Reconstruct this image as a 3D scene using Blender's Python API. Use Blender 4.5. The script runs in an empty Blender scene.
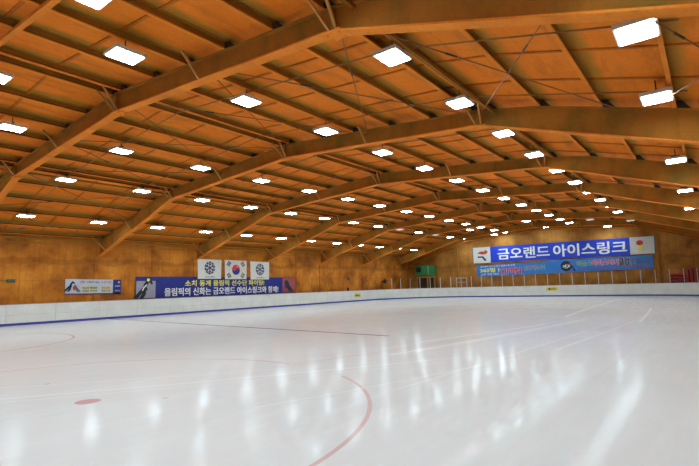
import bpy, bmesh, math, random
from mathutils import Vector, Matrix
C = bpy.context.scene.collection
random.seed(7)

# ------------------------------------------------------------------ helpers
class MB:
    """collects shapes, links them as ONE mesh object"""
    def __init__(s): s.v = []; s.f = []; s.m = []
    def add(s, vs, fs, mi=0):
        o = len(s.v); s.v += [tuple(v) for v in vs]; s.f += [tuple(i+o for i in f) for f in fs]; s.m += [mi]*len(fs)
    def box(s, a, b, mi=0):
        x0,y0,z0 = a; x1,y1,z1 = b
        s.add([(x0,y0,z0),(x1,y0,z0),(x1,y1,z0),(x0,y1,z0),(x0,y0,z1),(x1,y0,z1),(x1,y1,z1),(x0,y1,z1)],
              [(0,3,2,1),(4,5,6,7),(0,1,5,4),(1,2,6,5),(2,3,7,6),(3,0,4,7)], mi)
    def bar(s, p, q, w, h=None, mi=0, n=4):
        p = Vector(p); q = Vector(q); h = h or w; d = (q-p).normalized()
        up = Vector((0,0,1)) if abs(d.z) < .95 else Vector((0,1,0))
        a = d.cross(up).normalized(); b = a.cross(d).normalized()
        if n == 4: ring = [(-w/2,-h/2),(w/2,-h/2),(w/2,h/2),(-w/2,h/2)]
        else: ring = [(w/2*math.cos(2*math.pi*i/n), h/2*math.sin(2*math.pi*i/n)) for i in range(n)]
        vs = [p+a*u+b*v for u,v in ring]+[q+a*u+b*v for u,v in ring]; n = len(ring)
        s.add(vs, [(i,(i+1)%n,n+(i+1)%n,n+i) for i in range(n)]+[tuple(range(n))[::-1], tuple(range(n,2*n))], mi)
    def tube(s, pts, r, n=8, mi=0):
        for p,q in zip(pts[:-1], pts[1:]): s.bar(p, q, 2*r, 2*r, mi, n)
    def prism(s, path_lo, path_hi, y0, y1, mi=0):
        """wall-like solid between two x-z paths, from y0 to y1"""
        n = len(path_lo)
        vs = [(x,y0,z) for x,z in path_lo]+[(x,y0,z) for x,z in path_hi]+[(x,y1,z) for x,z in path_lo]+[(x,y1,z) for x,z in path_hi]
        fs = []
        for i in range(n-1):
            fs += [(i,i+1,n+i+1,n+i),(2*n+i+1,2*n+i,3*n+i,3*n+i+1),(i+1,i,2*n+i,2*n+i+1),(n+i,n+i+1,3*n+i+1,3*n+i)]
        fs += [(0,n,3*n,2*n),(n-1,3*n-1,4*n-1,2*n-1)]
        s.add(vs, fs, mi)
    def build(s, name, mat, parent=None, loc=None, bevel=0, smooth=False):
        me = bpy.data.meshes.new(name); me.from_pydata(s.v, [], s.f)
        for m in (mat if isinstance(mat, (list,tuple)) else [mat]): me.materials.append(m)
        for p,mi in zip(me.polygons, s.m): p.material_index = mi; p.use_smooth = smooth
        bm = bmesh.new(); bm.from_mesh(me); bmesh.ops.recalc_face_normals(bm, faces=bm.faces); bm.to_mesh(me); bm.free()
        o = bpy.data.objects.new(name, me); C.objects.link(o)
        if parent: o.parent = parent
        if loc: o.location = loc
        if bevel:
            b = o.modifiers.new('bevel','BEVEL'); b.width = bevel; b.segments = 2
        return o

def tag(o, label=None, cat=None, group=None, kind=None):
    if label: o['label'] = label
    if cat: o['category'] = cat
    if group: o['group'] = group
    if kind: o['kind'] = kind
    return o
def thing(name, loc, label, cat, group=None):
    o = bpy.data.objects.new(name, None); C.objects.link(o); o.location = loc; o.empty_display_size = .2
    return tag(o, label, cat, group)
def dup(root, loc, label=None):
    r = root.copy(); C.objects.link(r); r.location = loc
    if label: r['label'] = label
    for ch in root.children:
        c = ch.copy(); C.objects.link(c); c.parent = r
        for g in ch.children:
            d = g.copy(); C.objects.link(d); d.parent = c
    return r

# ------------------------------------------------------------------ materials
class NT:
    def __init__(s, name):
        s.mat = bpy.data.materials.new(name); s.mat.use_nodes = True
        s.t = s.mat.node_tree; s.n = s.t.nodes; s.l = s.t.links
        s.b = s.n['Principled BSDF']
    def node(s, ty, **k):
        o = s.n.new(ty)
        for a,v in k.items(): setattr(o, a, v)
        return o
    def math(s, op, a, b=None, c=None):
        o = s.n.new('ShaderNodeMath'); o.operation = op
        for i,v in enumerate((a,b,c)):
            if v is None: continue
            if hasattr(v,'links') or hasattr(v,'is_linked'): s.l.new(v, o.inputs[i])
            else: o.inputs[i].default_value = v
        return o.outputs[0]
    def co(s, kind='Object'):
        return s.node('ShaderNodeTexCoord').outputs[kind]
    def mapping(s, vec, scale=(1,1,1), loc=(0,0,0), rot=(0,0,0)):
        m = s.node('ShaderNodeMapping'); m.inputs['Scale'].default_value = scale; m.inputs['Location'].default_value = loc; m.inputs['Rotation'].default_value = rot
        s.l.new(vec, m.inputs[0]); return m.outputs[0]
    def noise(s, vec, scale, detail=4, rough=.55):
        n = s.node('ShaderNodeTexNoise'); n.inputs['Scale'].default_value = scale; n.inputs['Detail'].default_value = detail; n.inputs['Roughness'].default_value = rough
        s.l.new(vec, n.inputs['Vector']); return n.outputs['Fac']
    def ramp(s, fac, stops):
        r = s.node('ShaderNodeValToRGB'); e = r.color_ramp.elements
        while len(e) < len(stops): e.new(.5)
        for i,(p,c) in enumerate(stops): e[i].position = p; e[i].color = (*c,1) if len(c)==3 else c
        s.l.new(fac, r.inputs[0]); return r.outputs[0]
    def mix(s, fac, a, b, bt='MIX'):
        m = s.node('ShaderNodeMix', data_type='RGBA', blend_type=bt)
        for sock,v in ((m.inputs[0],fac),(m.inputs[6],a),(m.inputs[7],b)):
            if hasattr(v,'is_linked'): s.l.new(v, sock)
            elif isinstance(v,(int,float)): sock.default_value = v
            else: sock.default_value = (*v,1)
        return m.outputs[2]
    def bump(s, h, strength, dist):
        b = s.node('ShaderNodeBump'); b.inputs['Strength'].default_value = strength; b.inputs['Distance'].default_value = dist
        s.l.new(h, b.inputs['Height']); s.l.new(b.outputs[0], s.b.inputs['Normal'])
    def col(s, c): s.l.new(c, s.b.inputs['Base Color'])
    def set(s, **k):
        for a,v in k.items(): s.b.inputs[a.replace('_',' ')].default_value = v

def flat(name, rgb, rough=.6, metal=0., amt=.12, sc=3.):
    t = NT(name); co = t.co(); n = t.noise(co, sc, 3)
    c = t.ramp(n, [(.3,tuple(v*(1-amt) for v in rgb)),(.7,tuple(min(1,v*(1+amt)) for v in rgb))])
    t.col(c); t.set(Roughness=rough, Metallic=metal); return t.mat

def foam(name, base, olive, dark, grain=14., lean=.5, band=False):
    t = NT(name); co = t.node('ShaderNodeNewGeometry').outputs['Position']
    n1 = t.noise(t.mapping(co, (1.3,.5,1.)), .9, 4, .6); n2 = t.noise(t.mapping(co, (2.4,.5,1.)), 1.1, 3, .6); n3 = t.noise(co, grain, 3, .7)
    c = t.ramp(n1, [(lean-.2,olive),(lean+.02,base),(lean+.3,tuple(v*1.12 for v in base))])
    f = t.math('MULTIPLY', t.ramp(n2, [(.52,(0,0,0)),(.72,(1,1,1))]), .45)
    c = t.mix(f, c, dark)
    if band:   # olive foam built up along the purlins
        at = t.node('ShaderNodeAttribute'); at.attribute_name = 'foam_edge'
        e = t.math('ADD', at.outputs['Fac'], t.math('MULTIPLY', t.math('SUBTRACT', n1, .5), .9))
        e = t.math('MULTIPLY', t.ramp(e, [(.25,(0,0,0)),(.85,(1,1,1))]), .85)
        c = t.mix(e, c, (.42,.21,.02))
    c = t.mix(.22, c, t.ramp(n3, [(.35,(.55,.55,.55)),(.65,(1.,1.,1.))]), 'MULTIPLY')
    t.col(c); t.set(Roughness=.85); t.set(**{'Specular_IOR_Level':.25})
    n4 = t.noise(co, 2.6, 4, .6); t.bump(t.math('ADD', t.math('MULTIPLY', n3, .25), n4), .8, .05); return t.mat

M = {}
M['roof'] = foam('sprayed_roof', (.84,.215,.010), (.52,.19,.016), (.42,.085,.006), lean=.40, band=True)
M['flange'] = foam('sprayed_flange', (.84,.25,.022), (.60,.24,.03), (.62,.17,.02), lean=.36)
M['web'] = foam('sprayed_web', (.44,.165,.018), (.25,.14,.018), (.22,.10,.015), grain=22., lean=.5)
M['purlin'] = foam('sprayed_purlin', (.46,.185,.022), (.30,.16,.02), (.28,.11,.018), lean=.46)
M['shade'] = flat('shadow_brown', (.035,.022,.010), .8)  # dark brown standing in for shadow in purlin channels and roof gaps
M['batten'] = foam('sprayed_batten', (.56,.15,.010), (.34,.12,.014), (.28,.07,.006), lean=.45)
M['brace'] = flat('brace_paint', (.52,.22,.04), .6)
M['rod'] = flat('rod_paint', (.24,.10,.025), .6)
M['pipe'] = flat('conduit_paint', (.30,.12,.02), .6)
M['dark'] = flat('dark_metal', (.03,.025,.02), .5)
M['housing'] = flat('lamp_housing', (.62,.58,.52), .45)

def wallmat(name, a, b, dk, axis, sat=1.):
    t = NT(name); co = t.node('ShaderNodeNewGeometry').outputs['Position']
    st = (6.,6.,.5)
    n1 = t.noise(co, .55, 5, .6); n2 = t.noise(t.mapping(co, st), 1., 4, .6); n3 = t.noise(co, 9., 3, .6)
    c = t.ramp(n1, [(.34,dk),(.5,a),(.68,b)])
    c = t.mix(t.math('MULTIPLY', t.ramp(n2, [(.45,(0,0,0)),(.75,(1,1,1))]), .4), c, dk)
    c = t.mix(.25, c, t.ramp(n3, [(.3,(.6,.6,.6)),(.7,(1,1,1))]), 'MULTIPLY')
    sep = t.node('ShaderNodeSeparateXYZ'); t.l.new(co, sep.inputs[0])
    z = sep.outputs[2]; u = sep.outputs[axis]
    # water-stained band near the top of the boarding
    zz = t.math('ADD', z, t.math('MULTIPLY', t.math('SUBTRACT', n1, .5), 1.1))
    band = t.math('MULTIPLY', t.math('LESS_THAN', t.math('ABSOLUTE', t.math('SUBTRACT', zz, 3.6)), .16), .32)
    c = t.mix(band, c, tuple(v*.6 for v in dk))
    # plywood sheet joints every 1.2 m and one level joint
    fr = t.math('FRACT', t.math('DIVIDE', u, 1.2))
    j = t.math('LESS_THAN', fr, .022)
    j2 = t.math('LESS_THAN', t.math('ABSOLUTE', t.math('SUBTRACT', z, 2.44)), .014)
    c = t.mix(t.math('MULTIPLY', t.math('MAXIMUM', j, j2), .28), c, tuple(v*.35 for v in dk))
    t.col(c); t.set(Roughness=.75); t.set(**{'Specular_IOR_Level':.3}); t.bump(n3, .3, .01); return t.mat
M['wall_left'] = wallmat('plywood_left', (.58,.18,.011), (.78,.30,.03), (.29,.085,.007), 1)
M['wall_far'] = wallmat('plywood_far', (.50,.205,.034), (.66,.30,.06), (.30,.115,.018), 0)

# lamp glass
t = NT('lamp_diffuser'); t.set(Base_Color=(.9,.9,.9,1), Emission_Color=(.745,.97,1.04,1), Emission_Strength=47.); M['lamp'] = t.mat
t = NT('lamp_diffuser_weak'); t.set(Base_Color=(.8,.8,.8,1), Emission_Color=(1,.93,.85,1), Emission_Strength=.75); M['lamp_weak'] = t.mat

# ice with the markings frozen in
def ice():
    t = NT('ice'); co = t.node('ShaderNodeNewGeometry').outputs['Position']
    sep = t.node('ShaderNodeSeparateXYZ'); t.l.new(co, sep.inputs[0]); x,y = sep.outputs[0], sep.outputs[1]
    n1 = t.noise(co, .25, 4, .55); n2 = t.noise(t.mapping(co, (3.,.35,1.), rot=(0,0,math.radians(-14))), 1.5, 4, .65)
    c = t.ramp(n1, [(.3,(.73,.745,.765)),(.7,(.80,.815,.835))])
    c = t.mix(t.math('MULTIPLY', t.ramp(n2, [(.48,(0,0,0)),(.75,(1,1,1))]), .35), c, (.9,.9,.91))
    def ring(cx, cy, r, w, col, amt, c):
        d = t.math('SQRT', t.math('ADD', t.math('POWER', t.math('SUBTRACT', x, cx), 2.), t.math('POWER', t.math('SUBTRACT', y, cy), 2.)))
        m = t.math('LESS_THAN', t.math('ABSOLUTE', t.math('SUBTRACT', d, r)), w)
        fade = t.ramp(t.noise(t.mapping(co, (1,1,1), loc=(3.7,1.1,0)), .42, 2), [(.30,(.7,.7,.7)),(.5,(1,1,1))])
        gap = t.math('LESS_THAN', t.math('ABSOLUTE', t.math('SUBTRACT', x, -6.5)), .95); gap = t.math('MULTIPLY', gap, t.math('GREATER_THAN', y, 5.))
        m = t.math('MULTIPLY', m, t.math('SUBTRACT', 1., t.math('MULTIPLY', gap, .85)))
        return t.mix(t.math('MULTIPLY', t.math('MULTIPLY', m, fade), amt), c, col)
    red = (.62,.20,.20)
    c = ring(-7.75,2.75,4.7,.030,red,.5,c); c = ring(-21.3,3.6,4.7,.045,red,.5,c)
    def disc(cx, cy, r, col, amt, c):
        d = t.math('SQRT', t.math('ADD', t.math('POWER', t.math('SUBTRACT', x, cx), 2.), t.math('POWER', t.math('SUBTRACT', y, cy), 2.)))
        return t.mix(t.math('MULTIPLY', t.math('LESS_THAN', d, r), amt), c, col)
    c = disc(-7.72,3.38,.18,(.66,.16,.18),.6,c); c = disc(-9.89,3.6,.05,(.5,.25,.25),.5,c); c = disc(-6.87,4.15,.05,(.5,.4,.4),.4,c)
    def seg(x0,y0,x1,y1,w,col,amt,c, wob=0.):
        # band about a straight line, ended with a box test
        L = math.hypot(x1-x0,y1-y0); dx,dy = (x1-x0)/L,(y1-y0)/L
        sx = t.math('SUBTRACT', x, x0); sy = t.math('SUBTRACT', y, y0)
        al = t.math('ADD', t.math('MULTIPLY', sx, dx), t.math('MULTIPLY', sy, dy))
        ac = t.math('SUBTRACT', t.math('MULTIPLY', sx, dy), t.math('MULTIPLY', sy, dx))
        if wob: ac = t.math('ADD', ac, t.math('MULTIPLY', t.math('POWER', t.math('DIVIDE', al, L), 2.), wob))
        m = t.math('LESS_THAN', t.math('ABSOLUTE', ac), w)
        m = t.math('MULTIPLY', m, t.math('MULTIPLY', t.math('GREATER_THAN', al, 0.), t.math('LESS_THAN', al, L)))
        return t.mix(t.math('MULTIPLY', m, amt), c, col)
    c = seg(-30.2,14.35,-8.46,13.0,.085,(.17,.10,.14),.85,c)
    c = seg(-7.3,7.4,-5.6,13.9,.03,(.7,.38,.36),.35,c,.2)
    wh = (.98,.98,.98)
    for a in ((-6.77,12.0,-4.9,19.0,.07,.8,.25),(-6.2,9.5,-3.88,21.4,.07,.85,.5),(-6.0,9.6,-3.7,21.0,.03,.7,.5),(-5.4,23.,-6.6,44.,.09,.85,-.6),(-2.3,20.8,-2.6,31.,.06,.85,.2),
              (-9.4,2.4,-4.3,9.5,.035,.55,.5),(-9.1,2.3,-4.1,9.3,.02,.4,.4),(-10.6,2.6,-6.3,7.6,.03,.35,.3),(-12.5,4.2,-6.0,11.,.03,.3,.5),(-3.1,12.,-2.0,26.,.03,.6,.3),(-4.1,6.5,-2.9,20.,.025,.5,.3),(-5.2,4.5,-3.0,11.,.02,.5,.3),(-1.6,9.,-1.3,30.,.015,.2,.2)):
        c = seg(a[0],a[1],a[2],a[3],a[4],wh,a[5],c,a[6])
    t.col(c)
    r = t.ramp(t.noise(t.mapping(co, (2.,.5,1.), rot=(0,0,math.radians(-14))), 2.2, 3), [(.3,(.10,.10,.10)),(.7,(.15,.15,.15))])
    t.l.new(r, t.b.inputs['Roughness']); t.set(IOR=1.062)
    t.bump(t.noise(co, 1.2, 3), .02, .02)
    return t.mat
M['ice'] = ice()
M['concrete'] = flat('concrete_floor', (.34,.31,.27), .8)
def boardmat():
    t = NT('board_plastic'); co = t.node('ShaderNodeNewGeometry').outputs['Position']
    n1 = t.noise(co, 1.3, 4); n2 = t.noise(t.mapping(co, (4,4,.7)), 2., 3)
    c = t.ramp(n1, [(.3,(.70,.69,.64)),(.7,(.80,.79,.75))])
    c = t.mix(t.math('MULTIPLY', t.ramp(n2, [(.5,(0,0,0)),(.8,(1,1,1))]), .3), c, (.55,.56,.55))
    sep = t.node('ShaderNodeSeparateXYZ'); t.l.new(co, sep.inputs[0])
    j = t.math('LESS_THAN', t.math('ABSOLUTE', t.math('SUBTRACT', sep.outputs[2], .56)), .012)
    c = t.mix(t.math('MULTIPLY', j, .4), c, (.45,.46,.48))
    t.col(c); t.set(Roughness=.45); return t.mat
M['board'] = boardmat()
M['kick'] = flat('kick_blue', (.035,.04,.32), .5)
M['cap'] = flat('cap_rail_grey', (.24,.24,.30), .5)
M['post'] = flat('glass_post', (.60,.60,.58), .4, .1)
t = NT('clear_shield'); t.set(Base_Color=(.95,.97,.96,1), Roughness=.06, IOR=1.2); t.b.inputs['Transmission Weight'].default_value = 1.; M['glass'] = t.mat
for k,c in dict(banner_blue=(.006,.05,.60), banner_navy=(.010,.018,.20), slogan_blue=(.006,.016,.22), banner_white=(.72,.71,.67), sky=(.03,.21,.62), ink_white=(.85,.85,.84), ink_yellow=(.85,.78,.02), ink_red=(.62,.035,.03),
                ink_navy=(.015,.02,.11), ink_black=(.012,.014,.018), ink_green=(.03,.28,.09), ink_grey=(.12,.12,.17), sign_pale=(.50,.56,.66), ink_cream=(.66,.60,.34), ink_teal=(.02,.16,.15), skin_grey=(.34,.31,.38), ink_rose=(.36,.07,.07),
                flag_cloth=(.70,.68,.63), arrow_yellow=(.78,.66,.02), crash_red=(.62,.05,.035), booth_green=(.035,.27,.075), stripe_pale=(.22,.42,.28), exit_green=(.02,.07,.06), orange_trim=(.55,.22,.04), pit=(.05,.035,.02), led_pink=(.65,.12,.2)).items():
    M[k] = flat(k, c, .6, 0, .06)

# ------------------------------------------------------------------ the hall
XC = -14.04; HW = 16.92; XL = XC-HW; XR = XC+HW
YN, YF = -12.0, 52.9
FRY = [-.42+7.2*k for k in range(8)]
def interp(pts, d):
    d = abs(d)
    for (a,za),(b,zb) in zip(pts[:-1], pts[1:]):
        if d <= b: return za+(zb-za)*(d-a)/(b-a)
    return pts[-1][1]+(d-pts[-1][0])*(pts[-1][1]-pts[-2][1])/(pts[-1][0]-pts[-2][0])
TOP = [(0,7.78),(8.65,7.08),(10.5,6.72),(HW,4.92)]
BOT = [(0,7.20),(8.63,6.60),(HW,3.98)]
zt = lambda x: interp(TOP, x-XC)
zb = lambda x: interp(BOT, x-XC)
RT = .22   # purlin depth

def struct(o, label=None): o['kind'] = 'structure'; return o
m = MB(); m.box((XL-.5,YN-.3,-.3),(XR+.5,YF+.3,-.03)); struct(m.build('floor', M['concrete']))
# roof underside: smooth surface in facets with real thickness
offs = [.27,2.1,3.7,5.3,6.95,8.42,8.95,10.5,12.1,13.7,15.3,16.5]
plist = sorted([XC-d for d in offs]+[XC+d for d in offs])
xe = {}
for d in (0,8.65,10.5,HW+.3):
    for s in (-1,1): xe[round(XC+s*d,3)] = 0.
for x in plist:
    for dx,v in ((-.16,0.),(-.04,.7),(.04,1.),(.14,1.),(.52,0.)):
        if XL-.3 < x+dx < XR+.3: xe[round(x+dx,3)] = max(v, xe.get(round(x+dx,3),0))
xs = sorted(xe)
m = MB(); m.prism([(x,zt(x)+RT) for x in xs], [(x,zt(x)+RT+.15) for x in xs], YN-.3, YF+.3)
ceil = struct(m.build('ceiling', M['roof']))
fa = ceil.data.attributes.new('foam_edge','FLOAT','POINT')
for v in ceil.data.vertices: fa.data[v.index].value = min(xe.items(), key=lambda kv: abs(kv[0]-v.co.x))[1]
# battens across the roof sheets every 1.8 m
bx = [XC+s*d for s in (-1,1) for d in (0,4.3,8.65,10.5,HW-.05)]; bx = sorted(set(bx))
y = -.42+1.8
while y < YF:
    if min(abs(y-f) for f in FRY) > .3:
        m = MB(); m.prism([(x,zt(x)+RT-.035) for x in bx], [(x,zt(x)+RT+.01) for x in bx], y-.035, y+.035); m.build('roof_batten', M['batten'], ceil)
    y += 1.8
m = MB(); m.box((XL-.25,YN,-.03),(XL,YF,5.2)); wl = struct(m.build('wall_left', M['wall_left']))
for k,fy in enumerate(FRY[1:]):
    m = MB(); m.box((XL,fy-.33,-.03),(XL+.06,fy+.33,4.0)); m.build('pilaster', M['wall_left'], wl)
for k in range(7):
    m = MB(); yy = FRY[k]+3.6; m.box((XL,yy-.10,-.03),(XL+.035,yy+.10,4.86)); m.box((XL+.035,yy-.02,-.03),(XL+.055,yy+.02,4.86)); m.build('wall_stud', M['wall_left'], wl)
m = MB(); m.box((XR,YN,-.03),(XR+.25,YF,5.2)); struct(m.build('wall_right', M['wall_left']))
gx = sorted(set([XL,XR]+[XC+s*d for s in (-1,1) for d in (0,8.65,10.5)]))
m = MB(); m.prism([(x,-.03) for x in gx], [(x,zt(x)+RT) for x in gx], YF, YF+.25); wf = struct(m.build('wall_far', M['wall_far']))
for px in (-3.85, -24.2):
    m = MB(); m.box((px-.11,YF-.10,-.03),(px+.11,YF,zt(px)-.6)); m.build('wall_post', M['purlin'], wf)
m = MB(); m.prism([(x,-.03) for x in gx], [(x,zt(x)+RT) for x in gx], YN-.25, YN); struct(m.build('wall_near', M['wall_left']))
m = MB(); m.box((XL,YN,4.84),(XL+.10,YF,4.97)); struct(m.build('trim_1', M['purlin']))
m = MB(); m.box((XL,YN,4.62),(XL+.05,YF,4.68)); struct(m.build('trim_2', M['purlin']))

# ---- tapered steel frames
def bpath(dz=0.): 
    ds = [-HW,-8.63,-4.3,0,4.3,8.63,HW]; return [(XC+d, interp(BOT,d)+dz) for d in ds]
def make_frame():
    root = thing('roof_frame', (XC,0,0), '', 'roof beam', 'arched frames spanning the hall')
    def loc(m): m.v = [(x-XC,y,z) for x,y,z in m.v]; return m
    ds = sorted(set([s*d for s in (-1,1) for d in (0,4.3,8.63,8.65,10.5,13.,HW)]))
    m = MB(); m.prism([(XC+d,interp(BOT,d)) for d in ds], [(XC+d,interp(TOP,d)) for d in ds], -.02, .02); loc(m).build('web', M['web'], root)
    m = MB(); p = [(XC+d,interp(BOT,d)) for d in ds]; m.prism([(x,z-.03) for x,z in p], [(x,z+.01) for x,z in p], -.13, .13); loc(m).build('bottom_flange', M['flange'], root)
    m = MB(); p = [(XC+d,interp(TOP,d)) for d in ds]; m.prism([(x,z-.03) for x,z in p], [(x,z) for x,z in p], -.13, .13); loc(m).build('top_flange', M['web'], root)
    for d in (-8.65,0,8.65):
        m = MB(); x = XC+d; m.box((x-.02,-.14,zb(x)),(x+.02,.14,zt(x))); loc(m).build('stiffener', M['web'], root)
        m = MB(); m.box((x-.22,-.17,zb(x)-.06),(x+.22,.17,zb(x)-.03))
        for bxx in (-.14,.14):
            for by in (-.1,.1): m.bar((x+bxx,by,zb(x)-.05),(x+bxx,by,zb(x)-.10),.04,.04,0,6)
        loc(m).build('splice_plate', M['flange'], root)
    for x in plist:  # dark wedges painted as the shadowed gap between frame top and roof
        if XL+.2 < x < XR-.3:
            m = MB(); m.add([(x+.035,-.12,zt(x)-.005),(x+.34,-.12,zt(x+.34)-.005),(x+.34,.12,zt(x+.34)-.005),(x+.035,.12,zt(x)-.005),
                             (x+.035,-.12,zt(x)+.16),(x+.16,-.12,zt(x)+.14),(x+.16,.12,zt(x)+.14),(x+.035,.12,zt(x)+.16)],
                            [(0,3,2,1),(4,5,6,7),(0,1,5,4),(1,2,6,5),(2,3,7,6),(3,0,4,7)]); loc(m).build('shade_wedge', M['shade'], root)
    def brace(x, sx, sy, reach):
        m = MB(); q = (x+sx, sy*reach, zt(x+sx)+.03); m.bar((x+sx*.35, sy*.11, zb(x)+.02), q, .055, .055); loc(m).build('flange_brace', M['brace'], root)
    for d in (-8.65,0,8.65):
        for sy in (-1,1):
            brace(XC+d, .22, sy, .62); brace(XC+d, -.22, sy, .62)
    for d in (-12.9,-4.3,4.3):
        for sy in (-1,1): brace(XC+d, .0, sy, .6)
    for d in (-15.9,15.9):
        for sy in (-1,1): brace(XC+d, .3*(1 if d>0 else -1), sy, .9)
    return root
f0 = make_frame()
flabs = ['sloping orange roof frame crossing above the camera position, out of shot',
 'largest and nearest sprayed steel roof frame, cutting across the top of the picture',
 'second visible roof frame from the camera, its foot landing left of the long blue banner',
 'third visible roof frame from the camera, its foot just behind the first white snowflake flag',
 'fourth visible roof frame, its foot just right of the right-hand white flag',
 'fifth visible roof frame, its foot beyond the right end of the long blue banner',
 'sixth visible roof frame, its foot left of the black wall speaker',
 'last free-standing roof frame before the far wall, foot near the green booth',
 'end roof frame lying against the far wall above the green booth and hall banner']
for k,fy in enumerate(FRY+[52.65]):
    if k == 0: f = f0; f.location = (XC,fy,0); f['label'] = flabs[0]
    else: f = dup(f0, (XC,fy,0), flabs[k])

# ---- purlins, each running the length of the hall
words = ['first','second','third','fourth','fifth','sixth','seventh','eighth','ninth','tenth','eleventh','twelfth','thirteenth','fourteenth','fifteenth','sixteenth','seventeenth','eighteenth','nineteenth','twentieth']
words += ['twenty-'+w for w in words[:9]]
for i,x in enumerate(plist):
    z = zt(x); m = MB(); sl = 1 if x < XC else -1
    m.box((-.045,YN,0),(.040,YF,.010),1); m.box((.032,YN,.010),(.040,YF,.036),1)
    m.box((-.045,YN,.010),(-.037,YF,.09),2); m.box((-.037,YN,.010),(.031,YF,.013),2)  # channel inside coloured dark as its inner shadow
    m.box((-.045,YN,.09),(-.037,YF,RT+.02)); m.box((-.045,YN,RT-.012),(.04,YF,RT+.02))
    side = 'left wall' if x < XC else 'right wall'
    n = i if x < XC else len(plist)-1-i
    o = m.build('roof_purlin', [M['purlin'],M['flange'],M['shade']], None, (x,0,z))
    tag(o, 'sprayed steel roof purlin running the hall length, %s one up from the %s' % (words[n], side), 'purlin', 'purlins under the roof')

# ---- diagonal bracing rods in the bay between the first two visible frames, and in the last bay
nodes = [-16.3,-12.9,-8.65,-4.35,0,4.35,8.65,12.9,16.3]
for bay,(ya,yb) in (('nearest full bay',(FRY[1],FRY[2])),('last roof bay',(FRY[6],FRY[7]))):
    for i in range(8):
        a,b = XC+nodes[i], XC+nodes[i+1]
        for s in (0,1):
            p = (a if s==0 else b, ya+.03, zt(a if s==0 else b)-.18); q = (b if s==0 else a, yb-.03, zt(b if s==0 else a)-.18)
            t = thing('bracing_rod', p, 'rod in the %s, %s panel from left wall, running away to the %s' % (bay, words[i], 'right' if s==0 else 'left'), 'bracing rod', 'diagonal roof bracing rods')
            P = Vector(p); Q = Vector(q)-P
            m = MB(); m.bar((0,0,0), Q, .028, .028, 0, 6); ro = m.build('rod', M['rod'], t)
            m = MB(); c = Q*.3; c2 = Q*.335; m.bar(c, c2, .045, .045, 0, 6); m.build('turnbuckle', M['dark'], ro)

# ---- conduits: along the lamp lines across the hall
rows = {'L1':(-27.5,5.65),'L2':(-22.8,6.78),'L3':(-17.75,7.10),'R3':(-10.34,7.10),'R2':(-5.29,6.78),'R1':(-.61,5.65)}
LY = [5.09+3.6*j for j in range(14)]
for j,yy in enumerate(LY):
    if yy > 34 or j == 0: continue
    pts = [(XC+d, yy+.12, interp(TOP,d)-.03) for d in (-14,-8.65,-4,0,4,8.65,14)]
    m = MB(); m.tube(pts, .018, 6)
    tag(m.build('electrical_conduit', M['pipe']), 'thin conduit crossing the roof above the %s line of lamps from the camera' % words[j], 'conduit', 'conduits feeding the lamps')
for x,w in ((-4.93,'right'),(-23.15,'left')):
    m = MB(); z = zt(x)-.10
    m.box((x-.05,YN,z),(x-.03,YF,z+.07)); m.box((x+.05,YN,z),(x+.03,YF,z+.07)); m.box((x-.05,YN,z),(x+.05,YF,z+.01))
    tag(m.build('cable_tray', M['purlin']), 'narrow cable tray running the hall length beside the %s-hand row of lamps' % w, 'cable tray')

m = MB(); yy = 3.36; dd = (-13,-8.65,-4.3,0,4.3,8.65,13)
m.prism([(XC+d,interp(TOP,d)-.10) for d in dd], [(XC+d,interp(TOP,d)-.02) for d in dd], yy-.06, yy+.06)
tag(m.build('roof_strut', M['flange']), 'orange strut crossing the roof in the upper left corner of the picture', 'strut')
# ---- lamps
def make_lamp(weak=False):
    r = thing('ceiling_lamp', (0,0,0), '', 'ceiling lamp', 'square lamps under the roof')
    a,b = .31,.36
    m = MB(); m.box((-a,-b,.0),(a,b,.085)); m.box((-a*.8,-b*.8,.085),(a*.8,b*.8,.10))
    # recessed rim
    m.build('housing', M['housing'], r, bevel=.008)
    m = MB(); m.box((-a+.045,-b+.045,-.012),(a-.045,b-.045,.0)); m.build('diffuser', M['lamp_weak' if weak else 'lamp'], r)
    m = MB(); m.box((-.13,-.02,.10),(-.11,.02,.19)); m.box((.11,-.02,.10),(.13,.02,.19)); m.box((-.13,-.02,.17),(.13,.02,.19)); m.bar((0,0,.18),(0,0,.42),.03,.03,0,6)
    br = m.build('bracket', M['dark'], r)
    m = MB(); m.box((-.10,-.06,.10),(.10,.06,.15)); m.build('driver_box', M['dark'], br)
    return r
lampA = None; lampW = None
rowname = {'L1':'row nearest the left wall','L2':'second row from left wall','L3':'row just left of ridge','R3':'row just right of ridge','R2':'second row right of ridge','R1':'rightmost row'}
# where each row enters the picture
first_vis = {'L1':8.69,'L2':8.69,'L3':5.09,'R3':5.09,'R2':8.69,'R1':8.69}
weak = {('L2',9),('L2',11),('R2',12)}
def put(loc, lab, w=False, tilt=0.):
    global lampA, lampW
    if w:
        if lampW is None: lampW = make_lamp(True); r = lampW; r.location = loc; r['label'] = lab
        else: r = dup(lampW, loc, lab)
    else:
        if lampA is None: lampA = make_lamp(); r = lampA; r.location = loc; r['label'] = lab
        else: r = dup(lampA, loc, lab)
    return r
for rn,(x,z) in rows.items():
    n = 0
    for j in range(-4,14):
        yy = 5.09+3.6*j
        if yy > {'L1':49,'L2':53,'L3':53,'R3':49,'R2':49,'R1':34.5}[rn]: continue
        vis = yy >= first_vis[rn]-.1
        if vis:
            lab = 'square lamp, %s in view from the camera in the %s' % (words[n], rowname[rn]); n += 1
        else:
            lab = 'square lamp out of view overhead beside the camera, %s' % rowname[rn]
        put((x,min(yy,51.4),z), lab, (rn,j) in weak)
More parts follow.
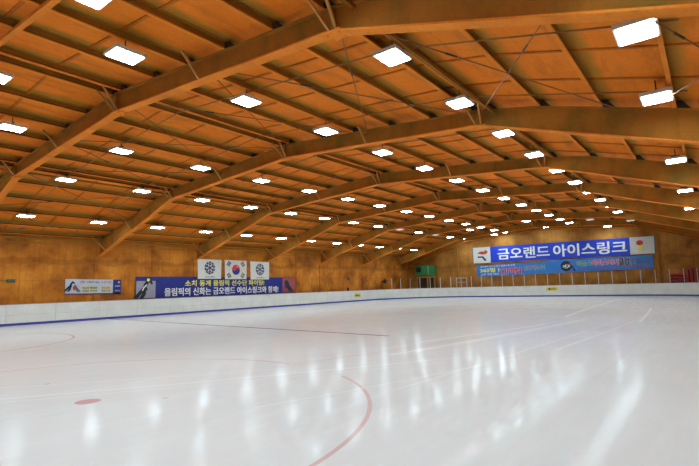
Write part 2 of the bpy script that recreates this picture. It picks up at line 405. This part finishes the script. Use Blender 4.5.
for (x,yy,z,lab,w) in ((-8.36,3.40,6.92,'extra square lamp cut by the top edge of the picture, near its left corner',False),
                     (-13.8,3.48,7.1,'extra square lamp cut by the left edge of the picture, high up',False),
                     (-18.9,44.7,6.95,'extra square lamp left of the ridge, one bay short of the far wall',False),(-18.9,51.4,6.95,'extra square lamp left of the ridge, close against the far wall',False),
                     (-13.3,44.7,7.25,'extra square lamp under the ridge, one bay short of the far wall',False),(-13.3,51.3,7.25,'extra square lamp under the ridge, close against the far wall',False),
                     (-7.9,44.7,6.8,'extra dim lamp right of the ridge, one bay short of the far wall',True),(-7.6,51.4,6.75,'extra square lamp right of the ridge, close above the far banner',False)):
    put((x,yy,z), lab, w)

# ------------------------------------------------------------------ rink
BX = -30.22; BYF = 51.7; RAD = 8.83; YS = -10.59; BXR = 2*XC-BX; H = 1.13
def rink_path():
    pts = []; y = YN
    n = 22
    for i in range(n+1): pts.append((BX, YS+(BYF-RAD-YS)*i/n))
    for i in range(1,13):
        a = math.pi - i/12*math.pi/2; pts.append((BX+RAD+RAD*math.cos(a), BYF-RAD+RAD*math.sin(a)))
    n2 = 7
    for i in range(1,n2+1): pts.append((BX+RAD+(BXR-BX-2*RAD)*i/n2, BYF))
    for i in range(1,13):
        a = math.pi/2 - i/12*math.pi/2; pts.append((BXR-RAD+RAD*math.cos(a), BYF-RAD+RAD*math.sin(a)))
    for i in range(1,n+1): pts.append((BXR, BYF-RAD-(BYF-RAD-YS)*i/n))
    return pts
rp = rink_path()
def normals(pts):
    out = []
    for i in range(len(pts)):
        a = Vector(pts[max(0,i-1)]); b = Vector(pts[min(len(pts)-1,i+1)]); d = (b-a).normalized(); out.append(Vector((-d.y, d.x)))  # outward
    return out
rn = normals(rp)
ins = [Vector(p) for p in rp]; outp = [Vector(p)+n*.14 for p,n in zip(rp,rn)]
# ice sheet
m = MB(); vs = [(p[0],p[1],0) for p in rp]+[(p[0],p[1],-.03) for p in rp]; n = len(rp)
m.add(vs, [tuple(range(n)), tuple(range(2*n-1,n-1,-1))]+[(i,(i+1)%n,n+(i+1)%n,n+i) for i in range(n)])
ob = m.build('ice_sheet', M['ice']); struct(ob); ob['label'] = 'wide pale ice sheet with faint red rink markings and skate scratches'
boards = thing('dasher_boards', (BX,20,0), 'continuous white rink boards with a blue foot strip around the ice', 'rink boards')
def L(v): return (v[0]-BX, v[1]-20, v[2])
def strip(i, a0, a1, z0, z1):
    """solid piece along rink segment i from inner offset a0 to outer a1"""
    q = []
    for z in (z0,z1):
        for k in (i,i+1):
            p = ins[k]+rn[k]*a0; o = ins[k]+rn[k]*a1; q += [L((p.x,p.y,z)), L((o.x,o.y,z))]
    return q, [(0,1,3,2),(4,6,7,5),(0,4,5,1),(2,3,7,6),(0,2,6,4),(1,5,7,3)]
def shrink(q, g):
    # leave a hairline joint between neighbouring panels
    P = [Vector(v) for v in q]
    for a,b in ((0,2),(1,3),(4,6),(5,7)):
        d = (P[b]-P[a]).normalized()*g; P[a] += d; P[b] -= d
    return P
npan = len(rp)-1
i = 0; groups = []
while i < npan:
    # straight runs: one segment per panel; corners: two short segments per panel
    seglen = (ins[i+1]-ins[i]).length
    w = 2 if seglen < 1.6 and i+1 < npan and (ins[i+2]-ins[i+1]).length < 1.6 else 1
    groups.append(list(range(i,i+w))); i += w
for g in groups:
    m = MB()
    for s in g:
        q,f = strip(s, .0, .13, .20, H); m.add(shrink(q,.006) if len(g)==1 else q, f)
        q,f = strip(s, .004, .12, .48, .49); 
    m.build('board_panel', M['board'], boards)
m = MB()
for s in range(npan): q,f = strip(s, -.012, .13, .0, .13); m.add(q,f)
m.build('kick_strip', M['kick'], boards)
m = MB()
for s in range(npan): q,f = strip(s, -.006, .13, .13, .20); m.add(q,f)
m.build('lower_rail', M['board'], boards)
m = MB()
for s in range(npan): q,f = strip(s, -.015, .15, H, H+.025); m.add(q,f)
m.build('cap_rail', M['cap'], boards)
m = MB()
for s in range(npan): q,f = strip(s, .012, .10, .2, H-.01); m.add(q,f)
m.build('joint_backing', M['cap'], boards)
# shield posts and clear panels along the far end, starting in the left corner
def walk(start_len, step, count):
    acc = 0; out = []; tgt = start_len
    for s in range(npan):
        a,b = ins[s], ins[s+1]; Ls = (b-a).length
        while tgt <= acc+Ls and len(out) < count:
            u = (tgt-acc)/Ls; p = a.lerp(b,u); nn = rn[s].lerp(rn[s+1],u).normalized(); out.append((p+nn*.07, nn)); tgt += step
        acc += Ls
    return out
slen = BYF-RAD-YS
gp = walk(slen+3.6, 1.2, 33)
for p,nn in gp:
    m = MB(); q = L((p.x,p.y,H+.025)); m.bar(q, (q[0],q[1],H+1.25), .05, .07); m.build('shield_post', M['post'], boards)
for (p,_),(q,_) in zip(gp[:-1],gp[1:]):
    d = (q-p).normalized()*.03; a = p+d; b = q-d
    m = MB(); m.bar(L((a.x,a.y,H+.6)), L((b.x,b.y,H+.6)), .012, 1.12); m.build('shield_panel', M['glass'], boards)

# ------------------------------------------------------------------ printed things
_tc = {}
def text_mesh(s, bold=0.):
    if (s,bold) in _tc: return _tc[(s,bold)]
    cu = bpy.data.curves.new('t','FONT'); cu.body = s; cu.size = 1; cu.offset = bold; cu.resolution_u = 3; cu.fill_mode = 'FRONT'
    o = bpy.data.objects.new('t', cu); C.objects.link(o); bpy.context.view_layer.update()
    dg = bpy.context.evaluated_depsgraph_get(); me = bpy.data.meshes.new_from_object(o.evaluated_get(dg))
    vs = [tuple(v.co[:2]) for v in me.vertices]; fs = [tuple(p.vertices) for p in me.polygons]
    bpy.data.objects.remove(o); bpy.data.curves.remove(cu); bpy.data.meshes.remove(me)
    x0 = min(v[0] for v in vs); x1 = max(v[0] for v in vs); y0 = min(v[1] for v in vs); y1 = max(v[1] for v in vs)
    vs = [((x-x0)/(x1-x0), (y-y0)/(y1-y0)) for x,y in vs]
    _tc[(s,bold)] = (vs,fs); return vs,fs
class Sheet:
    """a hanging sheet given by four corners tl,tr,br,bl; prints map (u,v), v up; nrm = direction to the viewer"""
    def __init__(s, name, tl, tr, br, bl, nrm, mat, label, cat, group=None, wave=0., part='cloth'):
        s.c = [Vector(p) for p in (bl,br,tr,tl)]; s.n = Vector(nrm); s.wave = wave
        s.o = sum(s.c, Vector())/4; s.o.z = min(p.z for p in s.c)
        s.root = thing(name, s.o, label, cat, group)
        m = MB(); N = 96 if wave else 1
        f = [s.at(i/N, v, 0) for i in range(N+1) for v in (0,1)]; b = [s.at(i/N, v, -.012) for i in range(N+1) for v in (0,1)]
        n = len(f); fs = []
        for i in range(N): a = 2*i; fs += [(a,a+2,a+3,a+1),(n+a,n+a+1,n+a+3,n+a+2),(a,n+a,n+a+2,a+2),(a+1,a+3,n+a+3,n+a+1)]
        fs += [(0,1,n+1,n),(2*N,n+2*N,n+2*N+1,2*N+1)]
        m.add(f+b, fs); s.cloth = m.build(part, mat, s.root)
    def at(s, u, v, d):
        bl,br,tr,tl = s.c; p = bl.lerp(br,u).lerp(tl.lerp(tr,u), v)
        return p + s.n*(d+s.wave*math.sin(u*23+v*1.5)*.5) - s.o
    def poly(s, name, polys, mat, d=.006, solid=True):
        m = MB()
        for pl in polys: m.add([s.at(u,v,d) for u,v in pl], [tuple(range(len(pl)))])
        return m.build(name, mat, s.root)
    def rect(s, name, u0,v0,u1,v1, mat, d=.004):
        N = 96 if s.wave else 1
        m = MB(); vs = []
        for i in range(N+1):
            u = u0+(u1-u0)*i/N; vs += [s.at(u,v0,d), s.at(u,v1,d)]
        m.add(vs, [(2*i,2*i+2,2*i+3,2*i+1) for i in range(N)]); return m.build(name, mat, s.root)
    def text(s, name, body, u0,v0,u1,v1, mat, bold=0., d=.010):
        vs,fs = text_mesh(body, 0.); m = MB()
        W = (s.c[1]-s.c[0]).length; Hh = (s.c[3]-s.c[0]).length; bw = bold*(v1-v0)*.9
        for k,(ox,oy) in enumerate([(0,0)] if not bold else [(-1,-.6),(1,-.6),(-1,.6),(1,.6),(0,0)]):
            m.add([s.at(u0+(u1-u0)*x+ox*bw*Hh/W, v0+(v1-v0)*y+oy*bw, d+.0004*k) for x,y in vs], fs)
        return m.build(name, mat, s.root)
def outlined(B, body, u0,v0,u1,v1, mat, bold, back=None):
    B.text('lettering_outline', body, u0,v0,u1,v1, back or M['ink_white'], bold+.028, .007)
    return B.text('lettering', body, u0,v0,u1,v1, mat, bold, .012)
def ell(cx,cy,rx,ry,n=20,a0=0,a1=360):
    return [(cx+rx*math.cos(math.radians(a0+(a1-a0)*i/n)), cy+ry*math.sin(math.radians(a0+(a1-a0)*i/n))) for i in range(n if a1-a0==360 else n+1)]
def ringq(cx,cy,rx,ry,t,n=20,a0=0,a1=360):
    out = []
    for i in range(n):
        a = math.radians(a0+(a1-a0)*i/n); b = math.radians(a0+(a1-a0)*(i+1)/n)
        out.append([(cx+rx*math.cos(a),cy+ry*math.sin(a)),(cx+rx*math.cos(b),cy+ry*math.sin(b)),(cx+rx*(1-t)*math.cos(b),cy+ry*(1-t)*math.sin(b)),(cx+rx*(1-t)*math.cos(a),cy+ry*(1-t)*math.sin(a))])
    return out
def stroke(pts, w, asp=1.):
    """thick polyline in uv; asp = sheet width / height, w in units of height"""
    out = []
    for (x0,y0),(x1,y1) in zip(pts[:-1],pts[1:]):
        dx,dy = (x1-x0)*asp, y1-y0; L_ = math.hypot(dx,dy) or 1; nx,ny = -dy/L_*w/2/asp, dx/L_*w/2
        out.append([(x0-nx,y0-ny),(x1-nx,y1-ny),(x1+nx,y1+ny),(x0+nx,y0+ny)])
        out.append(ell(x1,y1,w/2/asp,w/2,8))
    return out

# far wall: big blue hall banner
YB_ = YF-.125
B = Sheet('hall_banner', (-22.2,YB_,5.74),(-3.88,YB_,5.60),(-3.92,YB_,3.95),(-22.2,YB_,3.90), (0,-1,0), M['banner_white'],
          'long blue and white name banner high on the far wall, white Korean lettering', 'banner', wave=.010)
asp = 18.3/1.72
B.rect('blue_field', 0.120,0,0.884,1, M['banner_blue'])
B.text('lettering', '금오랜드', 0.168,.16,0.474,.84, M['ink_white'], .035)
B.text('lettering', '아이스링크', 0.498,.13,0.868,.84, M['ink_white'], .035)
# left emblem: red swirl over a blue bent stroke
EX = lambda p: [[(a*1.469+-0.0141,b) for a,b in q] for q in p]
B.poly('emblem_red', EX([[(.035,.62),(.050,.74),(.062,.70),(.072,.84),(.078,.66),(.068,.55),(.052,.54)]]+stroke([(.033,.60),(.045,.70),(.058,.72)],.05,asp)+stroke([(.060,.56),(.074,.60),(.079,.72)],.04,asp)), M['ink_red'])
B.poly('emblem_blue', EX(stroke([(.034,.38),(.056,.38),(.068,.16)],.10,asp)), M['banner_navy'])
# right end: plain patch of the printed colours
B.poly('emblem_patch', [ell(0.929,.66,.016,.15,14)], M['ink_red']); B.poly('emblem_patch', [ell(0.931,.38,.010,.14,14)], M['ink_yellow'], .005)
for u in (.003,.997): B.poly('hem', [[(u-.003,0),(u+.003,0),(u+.003,1),(u-.003,1)]], M['ink_grey'], .003)
# far wall, lower left banner
B = Sheet('notice_banner', (-21.75,YB_,3.60),(-14.0,YB_,3.68),(-14.0,YB_,2.42),(-21.75,YB_,2.32), (0,-1,0), M['sky'],
          'sky blue banner reading OPEN in red, below the left half of the name banner', 'banner', 'sky blue banners on the far wall', wave=.010)
B.text('small_lettering', '금오랜드 아이스링크 연중무휴 운영', 0.058,.80,0.574,.95, M['ink_white'], .02)
outlined(B, '365일 !', 0.054,.36,0.341,.72, M['ink_yellow'], .04)
outlined(B, 'OPEN', 0.356,.10,0.659,.62, M['ink_red'], .05)
B.text('small_lettering', '오전 오후 야간', 0.058,.08,0.333,.27, M['ink_white'], .02)
outlined(B, '금오피겨', 0.702,.34,0.907,.76, M['ink_grey'], .03)
outlined(B, '수강', 0.921,.36,1.031,.78, M['ink_green'], .04)
B.rect('red_patch', 1.037,.34,1.097,.86, M['ink_red']); B.text('lettering', '모', 1.046,.42,1.089,.78, M['ink_yellow'], .03)
outlined(B, '집', 1.119,.38,1.165,.80, M['ink_red'], .03)
B.text('small_lettering', '접수 문의', 0.907,.10,1.066,.22, M['ink_grey'], .02)
# lower right banner
B = Sheet('club_banner', (-14.05,YB_-.03,3.78),(-4.24,YB_-.03,3.82),(-4.27,YB_-.03,2.54),(-14.05,YB_-.03,2.42), (0,-1,0), M['sky'],
          'sky blue ice hockey club banner with round black emblem, right of the OPEN banner', 'banner', 'sky blue banners on the far wall', wave=.010)
a2 = 9.8/1.3
B.poly('club_emblem', [ell(0.216,.50,.056,.40,28)], M['ink_black']); B.poly('club_emblem', ringq(0.216,.50,.047,.32,.14,28), M['ink_teal'], .006)
B.poly('emblem_face', [ell(0.216,.48,.036,.16,20)], M['ink_white'], .008); B.text('emblem_lettering', 'CK', 0.190,.36,0.242,.62, M['ink_black'], .04, .012)
B.poly('emblem_red', [ell(0.256,.62,.012,.10,12)], M['ink_red'], .010); B.poly('emblem_blade', stroke([(0.261,.55),(0.276,.42),(0.297,.12)],.10,a2), M['ink_black'], .007)
outlined(B, '이글스', 0.321,.42,0.461,.84, M['ink_green'], .03)
outlined(B, '아이스하키', 0.467,.40,0.705,.86, M['ink_red'], .04)
outlined(B, '클럽', 0.712,.36,0.800,.88, M['ink_black'], .05)
outlined(B, '모집', 0.820,.62,0.858,.90, M['ink_navy'], .03); outlined(B, '회원', 0.820,.28,0.858,.56, M['ink_navy'], .03)
B.text('small_lettering', '유소년부 초등부 중등부', 0.866,.72,0.972,.86, M['ink_grey'], .02); B.text('small_lettering', '성인부 여성부 모집', 0.866,.42,0.972,.62, M['ink_grey'], .03)
B.text('small_lettering', '매주 화목 저녁 운동합니다', 0.332,.12,0.602,.25, M['ink_rose'], .03); B.text('small_lettering', '문의 사무실 금오랜드', 0.639,.12,0.972,.28, M['ink_red'], .03)

# left wall: long blue banner
XW = XL+.085
B = Sheet('long_banner', (XW,16.33,2.68),(XW,31.78,2.58),(XW,31.78,1.16),(XW,16.33,1.16), (1,0,0), M['banner_navy'],
          'long dark blue banner with yellow and white Korean slogans, skaters printed at both ends', 'banner', wave=.010)
al = 15.45/1.5
B.rect('blue_field', 0.102,0,0.902,1, M['slogan_blue'], .002)
B.rect('ice_print', .004,.03,0.094,.80, M['skin_grey'], .003)
def skater(B, cx, cy, s, asp, flip, colr, head):
    S = lambda pts: [(cx+flip*x*.72*s/asp, cy+y*s) for x,y in pts]
    B.poly('skater_body', [S([(-.10,-.05),(.05,-.12),(.38,.30),(.34,.42),(.18,.42),(-.02,.22)])]+
           stroke(S([(-.02,-.02),(-.28,-.22),(-.62,-.50)]),.20*s,asp)+stroke(S([(.05,-.05),(.02,-.30),(-.20,-.52)]),.20*s,asp)+
           stroke(S([(.30,.36),(.52,.40),(.62,.28)]),.13*s,asp)+stroke(S([(.22,.30),(.10,.10),(.22,-.05)]),.12*s,asp), M[colr], .007)
    B.poly('skater_helmet', [ell(cx+flip*.25*s/asp, cy+.46*s, .09*s/asp, .08*s, 14)], M[head], .009)
    B.poly('skate_blade', stroke(S([(-.72,-.56),(-.50,-.50)]),.035*s,asp)+stroke(S([(-.34,-.57),(-.10,-.56)]),.035*s,asp), M['ink_grey'], .008)
skater(B, 0.039,.46,.84,al,1,'ink_black','ink_yellow')
B.poly('skater_stripe', stroke([(0.032,.36),(0.039,.50),(0.051,.62)],.05,al), M['ink_white'], .010)
B.rect('red_print', 0.889,.05,.997,.97, M['ink_rose'], .003)
skater(B, 0.942,.46,.74,al,-1,'ink_black','ink_navy')
B.poly('skater_body', [ell(0.926,.52,.020,.24,14)], M['ink_navy'], .006)
B.text('slogan', '소치 동계 올림픽 선수단 파이팅!', 0.245,.53,0.746,.83, M['ink_yellow'], .035)
B.text('slogan', '올림픽의 신화는 금오랜드 아이스링크와 함께!', 0.139,.08,0.853,.46, M['ink_white'], .035)
# small notice board
B = Sheet('notice_sign', (XW,11.98,2.53),(XW,15.36,2.47),(XW,15.36,1.55),(XW,11.98,1.60), (1,0,0), M['sign_pale'],
          'small pale notice sign with red heading, left of the long blue banner', 'sign', part='sign_panel')
an = 3.4/.95
B.rect('border_strip', 0,0,1,.06, M['banner_navy']); B.rect('side_panel', 0.843,.0,1,1, M['banner_navy'])
skater(B, 0.077,.54,.60,an,1,'ink_black','ink_navy'); skater(B, 0.195,.40,.42,an,-1,'ink_grey','ink_red'); B.poly('skater_vest', [ell(0.154,.42,.028,.15,12)], M['ink_red'], .011)
B.text('heading', '금오랜드', 0.249,.74,0.331,.90, M['ink_red'], .03); B.text('heading', '스케이트 강습', 0.352,.74,0.583,.88, M['ink_navy'], .02); B.text('heading', '수강모집', 0.621,.74,0.808,.90, M['ink_red'], .02)
for (a,b,c,d) in ((0.272,.12,0.565,.56),(0.621,.12,0.808,.56)):
    B.rect('text_box', a,b,c,d, M['ink_cream'])
B.text('small_lettering', '초급반 중급반', 0.290,.36,0.547,.50, M['ink_navy'], .02); B.text('small_lettering', '상급반 선수반', 0.290,.16,0.547,.30, M['ink_navy'], .02)
B.text('small_lettering', '문의 접수', 0.636,.34,0.790,.50, M['ink_rose'], .03); B.text('small_lettering', '매표소 앞', 0.636,.16,0.790,.30, M['ink_navy'], .02)
B.text('small_lettering', '금오랜드', .88,.50,.985,.60, M['ink_white'], .02); B.text('small_lettering', '아이스', .88,.16,.985,.28, M['ink_cream'], .02); B.poly('round_mark', [ell(.955,.82,.018,.07,12)], M['ink_cream'], .008)

# flags
def flag(y0,y1,ztop,zbot,label,name):
    return Sheet(name, (XW+.025,y0,ztop),(XW+.025,y1,ztop-.03),(XW+.025,y1-.04,zbot),(XW+.025,y0+.04,zbot), (1,0,0), M['flag_cloth'], label, 'flag', 'three flags above the long banner', wave=.010)
def snow(B, asp):
    cx,cy = .5,.56; r = .33
    B.poly('emblem_ring', sum([ringq(cx,cy,r/asp,r,.24,3,a0,a0+28) for a0 in range(0,360,36)],[]), M['ink_navy'])
    pl = []
    for k in range(6):
        a = math.radians(60*k+30); ux,uy = math.cos(a),math.sin(a)
        P = lambda t,s: (cx+(ux*t-uy*s)*r/asp, cy+(uy*t+ux*s)*r)
        pl += stroke([P(0,0),P(.74,0)],.055,asp)+stroke([P(.42,0),P(.66,.24)],.045,asp)+stroke([P(.42,0),P(.66,-.24)],.045,asp)
    B.poly('snowflake', pl, M['ink_navy'], .007)
    B.text('small_lettering', '금오랜드', .30,.06,.74,.14, M['ink_navy'], .03)
B = flag(21.15,23.35,4.02,2.50,'white flag with navy snowflake ring, left of the national flag','emblem_flag'); snow(B, 2.2/1.5)
B = flag(26.30,28.46,3.96,2.42,'white flag with navy snowflake ring, right of the national flag','emblem_flag'); snow(B, 2.16/1.5)
B = flag(23.66,25.92,4.01,2.46,'South Korean national flag hanging between two white snowflake flags','national_flag')
asp = 2.26/1.53; cx,cy,R_ = .5,.5,.27
tilt = math.radians(-33.7)
def rot(p, ang): return (p[0]*math.cos(ang)-p[1]*math.sin(ang), p[0]*math.sin(ang)+p[1]*math.cos(ang))
def T(p): q = rot(p, tilt); return (cx+q[0]*R_/asp, cy+q[1]*R_)
arc = lambda c,r,a0,a1,n=16: [(c+r*math.cos(math.radians(a0+(a1-a0)*i/n)), r*math.sin(math.radians(a0+(a1-a0)*i/n))) for i in range(n+1)]
redp = arc(0,1,0,180)+arc(-.5,.5,180,360)[1:]+arc(.5,.5,180,0)[1:-1]
blup = arc(0,1,180,360)+arc(.5,.5,0,180)[1:]+arc(-.5,.5,0,-180)[1:-1]
B.poly('circle_red', [[T(p) for p in redp]], M['ink_red']); B.poly('circle_blue', [[T(p) for p in blup]], M['banner_navy'])
for sx,sy,pat in ((-1,1,'111'),(1,1,'010'),(1,-1,'000'),(-1,-1,'101')):
    a = math.atan2(2,3*1.)*(1 if sx*sy>0 else -1); pl = []
    c0 = (sx*.62/1.5*1.0, sy*.34)
    base = math.atan2(sy*.34, sx*.52)
    ux,uy = math.cos(base),math.sin(base)
    for k in range(3):
        t0 = .46+.075*k
        for s0,s1 in (((-.13,.13),) if pat[k]=='1' else ((-.13,-.012),(.012,.13))):
            P = lambda t,s: (cx+(ux*t-uy*s)/asp, cy+uy*t+ux*s)
            pl.append([P(t0,s0),P(t0,s1),P(t0+.05,s1),P(t0+.05,s0)])
    B.poly('trigram', pl, M['ink_black'])

# yellow arrow signs on the boards
def arrow_sign(c, d, nn, w, h, label):
    c = Vector(c); d = Vector(d); k = d*w/2; z = Vector((0,0,h/2))
    B = Sheet('arrow_sign', c-k+z, c+k+z, c+k-z, c-k-z, nn, M['arrow_yellow'], label, 'sign', 'yellow arrow signs on the rink boards', part='sign_panel')
    B.poly('arrow', [[(.10,.50),(.34,.84),(.34,.62),(.62,.62),(.62,.38),(.34,.38),(.34,.16)]], M['banner_navy'])
    B.poly('arrow', [[(.62,.60),(.90,.60),(.90,.40),(.62,.40)]], M['ink_black'])
    B.o
    return B
arrow_sign((BX+.02,40.530,.63),(0,1,0),(1,0,0),1.06,.40,'yellow sign with left-pointing arrow on the left boards, below the black wall speaker')
arrow_sign((-13.270,BYF-.02,.77),(1,0,0),(0,-1,0),1.1,.36,'yellow sign with left-pointing arrow on the far boards, below the OPEN banner')

# green booth in the far left corner
b = thing('corner_booth', (-28.25,52.2,0), 'green-topped booth in the far left corner, dark openings framed in orange timber', 'booth')
m = MB(); m.box((-1.3,-.1,2.70),(1.25,.45,3.92)); m.build('green_panel', M['booth_green'], b, bevel=.01)
m = MB(); m.box((.40,-.12,2.72),(.55,-.10,3.90)); m.build('pale_stripe', M['stripe_pale'], b)
m = MB(); m.box((-1.2,-.13,3.10),(-.55,-.10,3.75)); m.build('dark_panel', M['ink_black'], b)
m = MB(); m.box((-1.30,-.05,2.42),(1.30,.40,2.58)); m.build('lintel', M['orange_trim'], b)
for x in (-1.30,.18,1.14):
    m = MB(); m.box((x,-.05,0),(x+.15,.08,2.42)); m.build('door_post', M['orange_trim'], b)
m = MB(); m.box((-1.2,.30,0),(1.2,.40,2.42)); m.build('dark_opening', M['pit'], b)

# red crash pads behind the far boards at right
def pad(name, size, loc, label):
    t = thing(name, loc, label, 'crash pad', 'red crash pads behind the far boards')
    x,y,z = size; m = MB(); m.box((-x/2,-y/2,0),(x/2,y/2,z)); m.build('cushion', M['crash_red'], t, bevel=.04)
    m = MB(); m.box((-x/2+.02,-y/2-.006,0),(x/2-.02,-y/2+.1,z*.36)) if z < 1 else m.box((x/2-.09,-y/2-.006,.02),(x/2+.004,-y/2+.1,z-.04)); m.build('gap_shade', M['ink_black'], t)  # black strip standing in for the shaded gap between neighbouring pads
zz = 0
for k in range(7):
    pad('crash_pad', (1.24-.05*(k%2),.5,.27), (-2.46+.03*(k%3),52.4,zz), 'flat red crash pad in the stack near the far post, %s from the floor' % words[k]); zz += .285
pad('crash_pad', (.26,.5,2.34), (-1.66,52.4,0), 'red crash pad standing upright immediately right of the flat stack')
pad('crash_pad', (.26,.5,2.44), (-1.36,52.4,0), 'tallest upright red crash pad, second from the flat stack')
pad('crash_pad', (.26,.5,2.2), (-1.05,52.4,0), 'upright red crash pad, third from the flat stack')
pad('crash_pad', (.26,.5,1.95), (-.70,52.4,0), 'shorter upright red crash pad at the right end of the group')

# small fittings on the left wall
t = thing('exit_lamp', (XL+.02,9.2,2.36), 'small dark green exit lamp on the left wall near the picture edge', 'exit lamp')
m = MB(); m.box((0,-.2,0),(.10,.2,.17)); m.build('case', M['exit_green'], t, bevel=.01)
m = MB(); m.box((.10,-.16,.06),(.105,.16,.13)); m.build('face', M['ink_teal'], t)
m = MB(); m.tube([(.02,-.2,.10),(.02,-1.6,.13),(.02,-3.0,.13)], .012, 6); m.build('cable', M['dark'], t)
t = thing('wall_speaker', (XL+.02,46.4,1.83), 'black horn speaker on a short arm on the left wall near the corner', 'speaker')
m = MB()
ra = [(.08,.10),(.34,.16),(.46,.30)]
for (x0,r0),(x1,r1) in zip(ra[:-1],ra[1:]):
    n = 16; vs = [(x0,r0*math.cos(2*math.pi*i/n),.25+r0*math.sin(2*math.pi*i/n)) for i in range(n)]+[(x1,r1*math.cos(2*math.pi*i/n),.25+r1*math.sin(2*math.pi*i/n)) for i in range(n)]
    m.add(vs, [(i,(i+1)%n,n+(i+1)%n,n+i) for i in range(n)])
m.add([(.09,.1*math.cos(2*math.pi*i/16),.25+.1*math.sin(2*math.pi*i/16)) for i in range(16)], [tuple(range(16))])
m.build('horn', M['ink_black'], t)
m = MB(); m.bar((0,0,.25),(.12,0,.25),.10,.10); m.bar((.05,0,.30),(.05,1.6,.36),.05,.05); m.build('arm', M['dark'], t)
t = thing('junction_box', (XL+.02,39.9,2.33), 'tiny dark junction box on the left wall above the bottle on the boards', 'junction box')
m = MB(); m.box((0,-.1,0),(.08,.1,.2)); m.build('case', M['dark'], t, bevel=.01); m = MB(); m.box((.0,-.015,-.5),(.02,.015,0)); m.build('cable', M['pipe'], t)
t = thing('water_bottle', (BX-.07,38.99,H+.025), 'small dark bottle with pink top standing on the left boards', 'bottle')
def lathe(m, prof, n=14):
    vs = [(r*math.cos(2*math.pi*i/n), r*math.sin(2*math.pi*i/n), z) for r,z in prof for i in range(n)]
    m.add(vs, [(k*n+i,k*n+(i+1)%n,(k+1)*n+(i+1)%n,(k+1)*n+i) for k in range(len(prof)-1) for i in range(n)]+[tuple(range(n))[::-1], tuple(range((len(prof)-1)*n,len(prof)*n))])
m = MB(); lathe(m, [(.09,0),(.10,.05),(.10,.26),(.05,.33)]); m.build('bottle_body', M['ink_black'], t, smooth=False)
m = MB(); lathe(m, [(.06,.33),(.07,.36),(.07,.44),(.03,.48)]); m.build('cap', M['led_pink'], t)
t = thing('gate_panel', (-23.4,52.0,0), 'pale framed gate behind the far boards, left of the banners', 'gate')
for nm,a,b2 in (('gate_frame',(-.68,0,0),(-.60,.05,2.28)),('gate_frame',(.60,0,0),(.68,.05,2.28)),('gate_rail',(-.60,0,2.20),(.60,.05,2.28)),('gate_rail',(-.60,0,1.72),(.60,.05,1.77))):
    m = MB(); m.box(a,b2); m.build(nm, M['post'], t)

# ------------------------------------------------------------------ world, camera, look
w = bpy.data.worlds.new('hall_air'); bpy.context.scene.world = w; w.use_nodes = True
w.node_tree.nodes['Background'].inputs[0].default_value = (.02,.02,.02,1)
yaw,pitch,roll,fpx,hc = .654,.113,-.0273,467.25,1.646
fw = Vector((-math.sin(yaw)*math.cos(pitch), math.cos(yaw)*math.cos(pitch), math.sin(pitch))); r = Vector((math.cos(yaw),math.sin(yaw),0)); u = r.cross(fw)
r2 = r*math.cos(roll)+u*math.sin(roll); u2 = -r*math.sin(roll)+u*math.cos(roll)
cam = bpy.data.cameras.new('camera'); co = bpy.data.objects.new('camera', cam); C.objects.link(co)
mt = Matrix((r2,u2,-fw)).transposed().to_4x4(); mt.translation = Vector((0,0,hc)); co.matrix_world = mt
cam.sensor_width = 36; cam.lens = fpx/699*36; cam.clip_end = 300; cam.clip_start = .05
bpy.context.scene.camera = co
vs = bpy.context.scene.view_settings; vs.view_transform = 'Standard'; vs.look = 'None'; vs.exposure = 0.0; vs.gamma = 1; vs.use_curve_mapping = False
